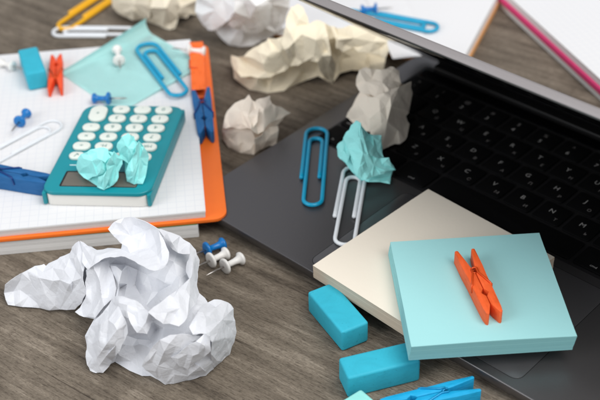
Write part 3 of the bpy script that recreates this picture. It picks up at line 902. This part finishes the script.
P_tongue = ([(80, 241, 36), (88, 246, 38), (97, 250, 38), (108, 248, 39), (121, 249, 40), (122, 244, 43), (117, 239, 46), (112, 234, 49), (108, 229, 51), (114, 222, 53), (124, 218, 54), (131, 217, 54), (138, 219, 54), (150, 224, 54), (158, 229, 54), (164, 240, 53), (169, 252, 52), (168, 261, 52), (163, 268, 52), (155, 271, 51), (146, 268, 50), (138, 264, 48), (130, 259, 46), (121, 256, 44), (110, 257, 43), (101, 260, 41), (95, 264, 39), (88, 270, 35), (82, 262, 36)],
    [[(121, 249, 40), (130, 253, 43), (140, 257, 46), (148, 262, 49), (156, 265, 51)], [(138, 219, 54), (150, 229, 50), (156, 243, 48), (158, 256, 49), (156, 265, 51)], [(124, 218, 54), (131, 236, 44), (138, 249, 43)], [(88, 246, 38), (96, 256, 41), (110, 252, 42), (121, 249, 40)], [(158, 229, 54), (161, 245, 52), (162, 258, 51)], [(80, 241, 36), (90, 255, 39), (95, 264, 39)]],
    [(118, 230, 49), (145, 240, 46), (150, 250, 46)])
P_wall = ([(158, 229, 52), (166, 231, 51), (180, 236, 48), (190, 243, 45), (196, 250, 42), (200, 260, 37), (198, 272, 35), (197, 284, 33), (190, 281, 38), (186, 272, 39), (187, 262, 41), (190, 254, 43), (178, 253, 43), (170, 246, 47)],
    [[(166, 231, 51), (172, 243, 49), (178, 253, 43)], [(180, 236, 48), (172, 243, 49)], [(190, 254, 43), (193, 262, 42), (192, 274, 40), (190, 281, 38)], [(178, 253, 43), (190, 243, 45)]], [])
P_left = ([(4, 293, 6), (5, 285, 12), (11, 280, 15), (22, 273, 18), (35, 266, 21), (44, 264, 22), (46, 266, 21), (54, 261, 24), (60, 257, 26), (70, 253, 28), (72, 247, 31), (79, 241, 35), (84, 250, 36), (85, 262, 35), (83, 272, 33), (84, 285, 27), (86, 294, 22), (82, 303, 15), (75, 309.5, 8), (60, 309.5, 3), (40, 308, 1), (22, 307, 1), (8, 305, 1)],
    [[(35, 266, 21), (39, 278, 19), (49, 290, 14)], [(54, 261, 24), (64, 270, 27), (76, 270, 29), (82, 278, 29)], [(79, 241, 35), (77, 256, 34), (83, 272, 33)], [(49, 290, 14), (60, 280, 22), (64, 270, 27)], [(72, 247, 31), (69, 258, 29), (76, 270, 29)], [(82, 278, 29), (72, 292, 18), (60, 309.5, 3)]], [(20, 290, 8), (70, 284, 25)])
P_skirt = ([(86, 270, 33), (93, 266, 36), (101, 262, 36), (109, 260, 34), (113, 274, 30), (116, 288, 30), (114, 298, 29), (104, 306, 26), (95, 318, 18), (84, 317, 14), (75, 312, 12), (82, 304, 16), (86, 295, 22), (85, 283, 27)],
    [[(93, 266, 36), (91, 284, 26), (92, 304, 19), (84, 317, 14)], [(101, 262, 36), (99, 280, 31), (101, 296, 27), (95, 318, 18)], [(109, 260, 34), (106, 282, 28), (108, 297, 26)], [(92, 304, 19), (101, 296, 27)]], [(96, 282, 28)])
P_lobe = ([(113, 297, 31), (118, 306, 37), (122, 314, 36), (127, 324, 32), (128, 333, 28), (122, 345, 22), (119, 352, 18), (112, 361, 5), (103, 373, 2), (96, 373, 1), (90, 371, 1), (87, 365, 4), (86, 352, 9), (87, 345, 12), (88, 335, 16), (91, 326, 20), (98, 317, 25), (105, 309, 29)],
    [[(118, 306, 37), (108, 320, 31), (99, 340, 22), (97, 358, 11), (97, 373, 1)], [(122, 314, 36), (117, 330, 31), (116, 345, 22), (119, 352, 18)], [(116, 345, 22), (106, 357, 13), (99, 366, 6)], [(98, 317, 25), (108, 320, 31)], [(117, 330, 31), (106, 345, 22)]], [(92, 340, 16), (111, 350, 17)])
P_flap = ([(112, 297, 32), (119, 296.5, 37), (127, 298, 39), (135, 300, 39), (141, 304, 38), (145, 309, 39), (149, 312, 42), (152, 320, 37), (150, 328, 35), (147, 334, 33), (137, 333, 33), (131, 324, 36), (127, 311, 38), (118, 309, 36)],
    [[(119, 296.5, 37), (119, 303, 39), (127, 305, 40), (135, 300, 39)], [(127, 305, 40), (127, 311, 38)], [(135, 300, 39), (138, 312, 39), (138, 326, 36), (137, 333, 33)], [(149, 312, 42), (146, 322, 38), (147, 334, 33)]], [])
P_tri = ([(190, 278, 41), (176, 291, 43), (160, 303, 45), (148, 312.5, 47), (156, 319, 44), (163, 324, 41), (179, 326.5, 39), (187, 318, 39), (196, 304, 36), (199, 294, 33), (197, 283, 35)],
    [[(178, 291, 44), (180, 308, 42), (179, 326.5, 39)], [(190, 278, 41), (190, 296, 41), (187, 318, 39)]], [(168, 312, 44)])
P_bottom = ([(160, 340, 33), (170, 335, 35), (182, 334, 35), (192, 335, 34), (203, 336, 32), (211, 350, 24), (214, 369, 1), (206, 376, .5), (195, 379, .5), (185, 381, .5), (174, 384, .5), (165, 385, .5), (158, 380, 3), (150, 373, 8), (142, 366, 13), (149, 353, 24)],
    [[(160, 340, 33), (164, 352, 27), (158, 366, 16), (142, 366, 13)], [(158, 366, 16), (165, 385, .5)], [(158, 366, 16), (173, 369, 12), (188, 376, 5), (206, 372, 5)], [(182, 334, 35), (176, 346, 29), (164, 352, 27)], [(176, 346, 29), (172, 358, 21), (173, 369, 12)]], [(152, 362, 18), (200, 366, 12)])
P_strip = ([(171, 357.5, 22), (188, 345, 30), (204, 334, 35), (210, 336, 36), (211, 351, 27), (204, 357, 21), (188, 370, 12), (179, 366, 16)],
    [[(204, 334, 35), (205, 346, 30), (204, 357, 21)], [(188, 345, 30), (193, 356, 24), (188, 370, 12)]], [])
P_right = ([(208, 302.5, 29), (214, 299.5, 30), (221, 300, 29), (228, 302.5, 27), (233.5, 308.5, 24), (235.5, 321, 18), (236.5, 332, 11), (234.5, 342, 6), (230, 354.5, 1), (222, 361.5, .5), (214, 368, .5), (211, 354, 22), (212, 342, 31), (206, 334, 35), (193, 334.5, 36), (189, 327, 37), (198, 312, 36)],
    [[(228, 302.5, 27), (222, 320, 28), (210, 332, 34)], [(222, 320, 28), (226, 338, 19), (230, 354.5, 1)], [(226, 338, 19), (214, 350, 20), (222, 361.5, .5)], [(208, 302.5, 29), (206, 318, 36), (193, 334.5, 36)], [(206, 318, 36), (222, 320, 28)], [(222, 320, 28), (235.5, 321, 18)]], [(216, 308, 31)])
crumple('large sheet of white paper crumpled into a ball on the bare wood', [hero_core, P_wall, P_left, P_tongue, P_skirt, P_bottom, P_lobe, P_flap, P_right, P_tri, P_strip],
        0, M['crumpled_white'], lam=15, amp=.35, seed=11, edge=1.3, facet=10.5, jit=1.25, pc=.75, sm=1, rag=.09)

# cream, behind the laptop corner
cream_core = ([(231, 55, 10), (238, 58, 13), (244, 57, 17), (253, 50, 22), (262, 45, 27), (268, 40, 31), (283, 38, 35), (286, 28, 41), (288, 16, 48), (291, 9, 51), (298, 6, 52), (305, 13, 48), (308, 25, 42), (315, 21, 43), (325, 23, 41), (335, 29, 37), (350, 28, 33), (365, 29, 30), (378, 32, 26), (386, 38, 22), (387, 50, 15), (385, 62, 8), (383, 72, 1), (366, 71, 2), (352, 70, 3), (340, 73, 4), (334, 81, 2), (329, 82, 2), (324, 79, 6), (318, 76, 6), (307, 80, 2), (297, 84, 1), (284, 91, 0), (268, 93, 0), (250, 90, 1), (240, 83, 2), (234, 78, 4), (233, 66, 7)],
    [[(240, 76, 7), (258, 78, 9), (275, 74, 11), (290, 68, 13), (305, 64, 16), (318, 64, 15), (324, 79, 6)], [(344, 52, 14), (352, 49, 13), (368, 54, 9), (386, 58, 8)], [(343, 58, 9), (340, 73, 4)], [(300, 40, 34), (320, 42, 32), (338, 44, 26)], [(368, 54, 9), (366, 71, 2)]],
    [(268, 82, 4), (300, 72, 9), (262, 62, 16), (280, 54, 24), (365, 62, 5)])
cream_left = ([(231, 55, 13), (238, 57, 17), (244, 56, 21), (253, 48, 27), (262, 43, 32), (268, 38, 36), (283, 36, 41), (290, 46, 36), (290, 66, 20), (276, 74, 15), (258, 78, 14), (241, 77, 11), (233, 68, 10)],
    [[(238, 57, 17), (246, 62, 15), (258, 69, 16), (263, 64, 24), (253, 58, 24), (244, 56, 21)], [(262, 43, 32), (268, 56, 30), (276, 74, 15)], [(268, 38, 36), (280, 52, 32), (290, 66, 20)], [(258, 69, 16), (258, 78, 14)]], [])
cream_mid = ([(283, 36, 42), (286, 26, 48), (288, 13, 54), (291, 7, 57), (298, 4, 57), (305, 12, 54), (309, 24, 48), (317, 20, 49), (325, 23, 47), (328, 36, 43), (331, 55, 32), (335, 72, 13), (332, 84, 4), (326, 79, 10), (317, 62, 28), (303, 62, 26), (290, 66, 21), (284, 50, 36)],
    [[(291, 7, 57), (296, 26, 48), (294, 42, 42), (303, 62, 26)], [(309, 24, 48), (316, 40, 43), (322, 56, 31), (332, 84, 4)], [(296, 26, 48), (309, 24, 48)], [(316, 40, 43), (303, 62, 26)], [(325, 23, 47), (316, 40, 43)]], [])
cream_box = ([(330, 26, 43), (337, 28, 43), (350, 25, 41), (365, 26, 38), (379, 29, 34), (388, 37, 29), (389, 50, 23), (385, 59, 19), (370, 53, 23), (353, 47.5, 28), (343, 52, 29), (336, 48, 35)],
    [[(350, 25, 41), (354, 38, 35), (353, 47.5, 28)], [(379, 29, 34), (374, 42, 29), (370, 53, 23)], [(337, 40, 39), (354, 38, 35), (374, 42, 29), (388, 42, 27)]], [])
crumple('large cream crumpled paper on the wood behind the laptop', [cream_core, cream_left, cream_box, cream_mid], 0, M['cream_paper'], lam=16, amp=.4, seed=21, edge=2.2, facet=11, jit=1.3)
# small beige ball
beige_core = ([(222, 131, 8), (224, 120, 15), (228, 113, 20), (234, 107, 24), (241, 102, 26), (249, 97, 29), (252, 101, 28), (258, 102, 28), (269, 98, 26), (271, 105, 24), (280, 108, 20), (286, 113, 16), (282, 120, 14), (276, 127, 12), (277, 134, 8), (274, 144, 2), (263, 148, 1), (254, 155, 0), (248, 154, 0), (240, 153, 0), (228, 147, 1), (223, 139, 4)],
    [[(224, 134, 9), (240, 131, 14), (252, 131, 17), (256, 141, 10), (254, 155, 0)], [(240, 131, 14), (238, 145, 6), (240, 153, 0)]], [(246, 142, 8), (266, 142, 4), (230, 140, 6)])
beige_top = ([(223, 128, 14), (225, 116, 21), (232, 106, 27), (241, 100, 30), (249, 94.5, 34), (252, 100, 33), (258, 101, 32), (258, 114, 31), (252, 129, 24), (240, 129, 20), (230, 127, 17)],
    [[(249, 94.5, 34), (241, 111, 31), (232, 126, 19)], [(241, 111, 31), (252, 129, 24)], [(252, 100, 33), (248, 116, 30), (252, 129, 24)]], [])
beige_flap = ([(256, 100, 33), (263, 98, 33), (270, 95.5, 32), (272, 103.5, 30), (281, 107, 26), (291, 113, 20), (280, 119, 20), (268, 124, 23), (258, 134, 20), (251, 129, 25), (256, 114, 30)],
    [[(270, 95.5, 32), (264, 110, 31), (258, 134, 20)], [(272, 103.5, 30), (268, 124, 23)]], [])
beige_low = ([(254, 139, 14), (264, 131, 16), (278, 126, 16), (278, 134, 11), (276, 145, 3), (263, 149, 2), (255, 154, 1)], [[(264, 131, 16), (266, 141, 9), (263, 149, 2)]], [])
crumple('small beige crumpled paper between orange cover and blue paper clip', [beige_core, beige_low, beige_top, beige_flap], 0, M['beige_paper'], lam=12, amp=.3, seed=31, edge=1.6, facet=10, jit=.9)
# white ball at the top
white_core = ([(196, 2, 30), (199, 12, 24), (203, 24, 16), (207, 28, 12), (213, 28, 13), (217, 33, 8), (222, 39, 4), (229, 45, 1), (240, 47, 0), (252, 46, 0), (262, 41, 1), (270, 38, 3), (277, 33, 7), (285, 22, 17), (289, 8, 30), (290, -6, 42), (281, -16, 51), (262, -21, 55), (238, -22, 55), (214, -17, 50), (200, -8, 40)],
    [[(213, 28, 13), (222, 16, 25), (238, 2, 42), (238, -22, 55)], [(222, 16, 25), (240, 28, 17), (262, 41, 1)], [(240, 28, 17), (256, 20, 28), (262, 2, 44)]], [(250, 38, 6)])
white_a = ([(196, 2, 33), (203, 25, 18), (208, 30, 15), (216, 29, 19), (226, 22, 28), (236, 10, 41), (240, -10, 55), (222, -18, 56), (200, -8, 44)], [[(203, 25, 18), (215, 10, 35), (222, -18, 56)], [(215, 10, 35), (226, 22, 28)], [(196, 2, 33), (215, 10, 35)]], [])
white_b = ([(234, 12, 42), (240, -10, 57), (262, -22, 60), (282, -16, 56), (291, -6, 47), (290, 8, 36), (284, 22, 22), (276, 32, 12), (266, 28, 18), (254, 33, 14), (240, 30, 18), (228, 24, 25)], [[(240, -10, 57), (256, 6, 46), (266, 28, 18)], [(256, 6, 46), (272, 4, 41), (290, 8, 36)], [(234, 12, 42), (250, 18, 33), (254, 33, 14)], [(250, 18, 33), (256, 6, 46)], [(272, 4, 41), (276, 32, 12)]], [])
crumple('big white crumpled paper at the back between ivory and cream ones', [white_core, white_a, white_b], 0, M['lifted_white'], lam=15, amp=.5, seed=41, edge=2.4, facet=11, jit=1.4)
# ivory, top left
ivory_core = ([(112, 6, 8), (118, 12, 5), (128, 17, 2), (140, 19, 1), (152, 23, 1), (163, 27, 0), (174, 27, 0), (177, 19, 5), (181, 17, 6), (187, 18, 4), (190, 14, 6), (196, 15, 2), (200, 8, 7), (201, -2, 16), (192, -14, 24), (170, -20, 30), (146, -20, 31), (124, -16, 27), (112, -6, 17)],
    [[(118, 12, 5), (132, 7, 16), (146, -20, 31)], [(132, 7, 16), (150, 14, 11), (163, 27, 0)], [(166, 10, 17), (184, 6, 15), (201, -2, 16)]], [(160, -4, 24)])
ivory_a = ([(112, 6, 11), (118, 13, 7), (128, 18, 4), (140, 20, 3), (150, 18, 9), (153, 8, 18), (152, -8, 29), (140, -20, 36), (124, -16, 31), (112, -6, 21)], [[(118, 13, 7), (134, 4, 20), (140, -20, 36)], [(134, 4, 20), (150, 18, 9)]], [])
ivory_b = ([(150, 8, 20), (151, 23, 3), (163, 28, 1), (175, 28.5, 1), (178, 18, 8), (180, 6, 18), (176, -10, 30), (160, -16, 34)], [[(163, 28, 1), (166, 8, 22), (176, -10, 30)], [(166, 8, 22), (150, 8, 20)], [(166, 8, 22), (178, 18, 8)]], [])
crumple('ivory crumpled paper on the wood behind the mint sticky note', [ivory_core, ivory_a, ivory_b], 0, M['ivory_paper'], lam=15, amp=.5, seed=51, edge=2.4, facet=11, jit=1.3)
# taupe one on the keys
taupe_core = ([(357, 85, 20), (358, 77, 26), (360, 71, 30), (366, 69, 31), (376, 71, 30), (386, 71, 30), (393, 69, 30), (398, 72, 28), (400, 83, 23), (406, 85, 22), (410, 84, 22), (411, 93, 16), (409, 106, 9), (405, 116, 4), (408, 124, 1), (406, 136, .5), (400, 143, .3), (392, 144, .3), (382, 149, .3), (376, 143, 2), (370, 132, 4), (362, 131, 1), (354, 124, 1), (347, 117, 1), (351, 109, 6), (356, 98, 12), (360, 92, 16)],
    [[(366, 96, 18), (372, 99, 18), (384, 96, 22), (399, 90, 22)], [(376, 118, 13), (386, 124, 9), (382, 149, .3)]], [(374, 82, 25), (394, 80, 26)])
taupe_back = ([(356, 85, 24), (357, 76, 30), (359, 70, 34), (366, 67, 35), (376, 69, 34), (386, 69, 34), (394, 67, 34), (399, 70, 32), (401, 84, 27), (390, 94, 27), (376, 98, 24), (364, 94, 23)],
    [[(359, 70, 34), (366, 82, 28), (370, 97, 23)], [(386, 69, 34), (382, 82, 30), (384, 96, 26)], [(366, 82, 28), (382, 82, 30)]], [])
taupe_front = ([(346, 117, 3), (350, 109, 10), (357, 100, 18), (366, 95, 24), (374, 97, 26), (384, 93, 30), (399, 87, 30), (411.5, 81.5, 28), (412.5, 93, 21), (410, 106, 13), (406, 116, 8), (409.5, 124, 4), (407, 137, 1), (400, 144, .8), (392, 145, .8), (382, 150, .5), (376, 142, 6), (370, 131, 9), (362, 131, 4), (354, 124, 3)],
    [[(374, 97, 26), (380, 110, 22), (387, 122, 15), (382, 150, .5)], [(399, 87, 30), (391, 106, 24), (387, 122, 15)], [(366, 95, 24), (362, 110, 16), (370, 131, 9)], [(391, 106, 24), (406, 116, 8)], [(387, 122, 15), (398, 130, 7), (400, 144, .8)], [(380, 110, 22), (362, 110, 16)]], [])
crumple('taupe crumpled paper on the laptop keyboard behind the mint crumple', [taupe_core, taupe_back, taupe_front], TOP + 1.2, M['taupe_paper'], lam=13, amp=.3, seed=61, edge=1.6, facet=10, jit=.8)
# mint one at the top of the white clip
mint_core = ([(338, 147, 10), (341, 143, 13), (344, 138, 16), (347, 134, 19), (351, 127, 22), (355, 123, 25), (361, 125, 25), (365, 130, 22), (370, 135, 20), (376, 136, 20), (380, 137, 19), (381, 147, 14), (382, 157, 11), (387, 158, 11), (389, 162, 9), (391, 166, 7), (393, 170, 4), (391, 176, 1.5), (390, 184, .5), (380, 182, 1), (368, 182, 1), (360, 180, 1), (352, 172, 3), (346, 164, 6), (340, 158, 7), (338, 153, 8)],
    [[(346, 146, 12), (348, 157, 9), (346, 163, 6)], [(356, 174, 5), (372, 177, 3), (391, 176, 1.5)]], [(366, 152, 14), (376, 168, 6)])
mint_left = ([(336.5, 147, 13), (340, 142, 17), (344, 140, 18), (348, 145, 18), (350, 155, 14), (347, 164, 9), (340, 159, 10), (337.5, 153, 11)], [[(344, 140, 18), (343, 150, 15), (347, 164, 9)]], [])
mint_main = ([(343, 138, 20), (346, 132, 23), (351, 125, 27), (356, 120.5, 31), (361, 123, 30), (364.5, 130, 27), (365, 142, 24), (368, 154, 20), (380, 158, 15), (389, 157.5, 16), (391, 163, 12), (395.5, 170, 7), (384, 174, 7), (372, 177, 7), (361, 179, 7), (354, 171, 11), (351, 160, 17), (348, 148, 20)],
    [[(361, 123, 30), (360, 138, 26), (363, 153, 21), (360, 166, 15), (361, 179, 7)], [(348, 148, 20), (363, 153, 21)], [(363, 153, 21), (374, 165, 13), (395.5, 170, 7)], [(374, 165, 13), (380, 158, 15)], [(374, 165, 13), (372, 177, 7)]], [])
mint_back = ([(364, 131, 24), (370, 134, 23), (376, 135, 23), (381.5, 135.5, 22), (382.5, 147, 17), (384, 158, 14), (372, 156, 18), (365, 150, 21)], [[(370, 134, 23), (374, 146, 20), (372, 156, 18)]], [])
crumple('mint crumpled sticky note on the white paper clip on the laptop', [mint_core, mint_left, mint_back, mint_main], TOP + 1.0, M['mint_paper'], lam=9, amp=.15, seed=71, edge=1.0, facet=5, jit=.7)
# two mint ones on the calculator
CZ = 27.2
ca_core = ([(77, 166, 4), (79, 158, 10), (82, 155, 12), (90, 152, 15), (100, 150, 16), (108, 151, 16), (116, 153, 15), (120, 157, 11), (121, 164, 8), (118, 172, 4), (117, 180, 2), (111, 186, .3), (105, 188, 0), (97, 186, 0), (88, 180, 1), (80, 173, 1)], [[(94, 173, 5), (107, 172, 7), (121, 164, 8)]], [])
ca_a = ([(76, 166, 7), (78, 158, 13), (81, 154, 16), (90, 149.5, 20), (100, 147.5, 21), (108, 149, 20), (112, 158, 17), (106, 171, 11), (97, 176, 8), (88, 180, 3), (79, 173, 4)], [[(81, 154, 16), (92, 161, 16), (97, 176, 8)], [(100, 147.5, 21), (101, 160, 18), (106, 171, 11)], [(92, 161, 16), (101, 160, 18)]], [])
ca_b = ([(107, 170, 13), (110, 158, 19), (114, 151, 20), (121, 156, 15), (122.5, 164, 11), (118.5, 172, 7), (117, 181, 3), (110, 187, .8), (104, 190, .5), (97, 187, 1), (98, 177, 8)], [[(114, 151, 20), (115, 165, 12), (110, 187, .8)], [(115, 165, 12), (107, 170, 13)], [(107, 170, 13), (104, 190, .5)]], [])
crumple('wider mint crumpled sticky note covering the calculator display', [ca_core, ca_a, ca_b], CZ, M['mint_paper'], lam=9, amp=.15, seed=81, edge=1.0, facet=5, jit=.8)
cb_core = ([(118, 147, 14), (120, 142, 18), (123, 138, 20), (128, 136, 22), (133, 138, 20), (137, 142, 17), (142, 148, 13), (145, 154, 10), (147, 158, 6), (146, 166, 4), (144, 175, 1), (141, 182, 0), (134, 183, 0), (128, 180, 1), (125, 172, 3), (125, 163, 7), (122, 154, 11)], [[(130, 160, 11), (138, 158, 9), (144, 175, 1)]], [])
cb_a = ([(116.5, 147, 18), (119, 141, 22), (122, 136.5, 25), (128, 133, 27), (134, 136.5, 25), (137, 146, 20), (135, 156, 15), (129, 164, 10), (123, 160, 12)], [[(128, 133, 27), (128, 148, 20), (129, 164, 10)], [(128, 148, 20), (137, 146, 20)]], [])
cb_b = ([(132, 158, 15), (136, 146, 22), (139, 141, 22), (144, 147, 18), (149, 157, 10), (147.5, 166, 7), (146, 175, 3), (142.5, 184, .5), (134, 184.5, .5), (127, 181.5, 1), (126, 171, 8)], [[(139, 141, 22), (140, 158, 13), (134, 184.5, .5)], [(140, 158, 13), (147.5, 166, 7)], [(132, 158, 15), (133, 172, 9)]], [])
crumple('narrower mint crumpled sticky note standing on the calculator keys', [cb_core, cb_a, cb_b], CZ, M['mint_paper'], lam=9, amp=.15, seed=91, edge=1.0, facet=5, jit=.8)

# ----------------------------------------------------------------- lighting
w = bpy.data.worlds.new("World"); sc.world = w; w.use_nodes = True
nt = w.node_tree; bg = nt.nodes['Background']
tc = nt.nodes.new('ShaderNodeTexCoord'); sx = nt.nodes.new('ShaderNodeSeparateXYZ'); nt.links.new(tc.outputs['Generated'], sx.inputs[0])
mr = nt.nodes.new('ShaderNodeMapRange'); mr.inputs[1].default_value = -.2; mr.inputs[2].default_value = 1
nt.links.new(sx.outputs[2], mr.inputs[0])
rp = nt.nodes.new('ShaderNodeValToRGB'); rp.color_ramp.elements[0].color = (.75, .75, .77, 1); rp.color_ramp.elements[1].color = (.95, .98, 1.06, 1)
nt.links.new(mr.outputs[0], rp.inputs[0]); nt.links.new(rp.outputs[0], bg.inputs[0]); bg.inputs[1].default_value = .5

def area(name, loc, target, sx_, sy_, power, col):
    l = bpy.data.lights.new(name, 'AREA'); l.shape = 'RECTANGLE'; l.size = sx_; l.size_y = sy_; l.energy = power; l.color = col
    o = bpy.data.objects.new(name, l); COL.objects.link(o); o.location = loc
    o.rotation_euler = (Vector(target) - Vector(loc)).to_track_quat('-Z', 'Y').to_euler(); return o
area('softbox', (.5, .08, 1.2), (0, .5, 0), 1.0, 1.0, 15, (1, .975, .935))
area('added_fill', (-1.5, -.45, 1.0), (.03, .5, 0), 1.1, 1.1, 15, (.97, .99, 1))  # extra lamp added to lift front and left faces, no window known

vs = sc.view_settings; vs.view_transform = 'Standard'; vs.look = 'None'; vs.exposure = .14; vs.gamma = 1
sc.render.film_transparent = False
sc.cycles.use_denoising = True
sc.cycles.max_bounces = 8
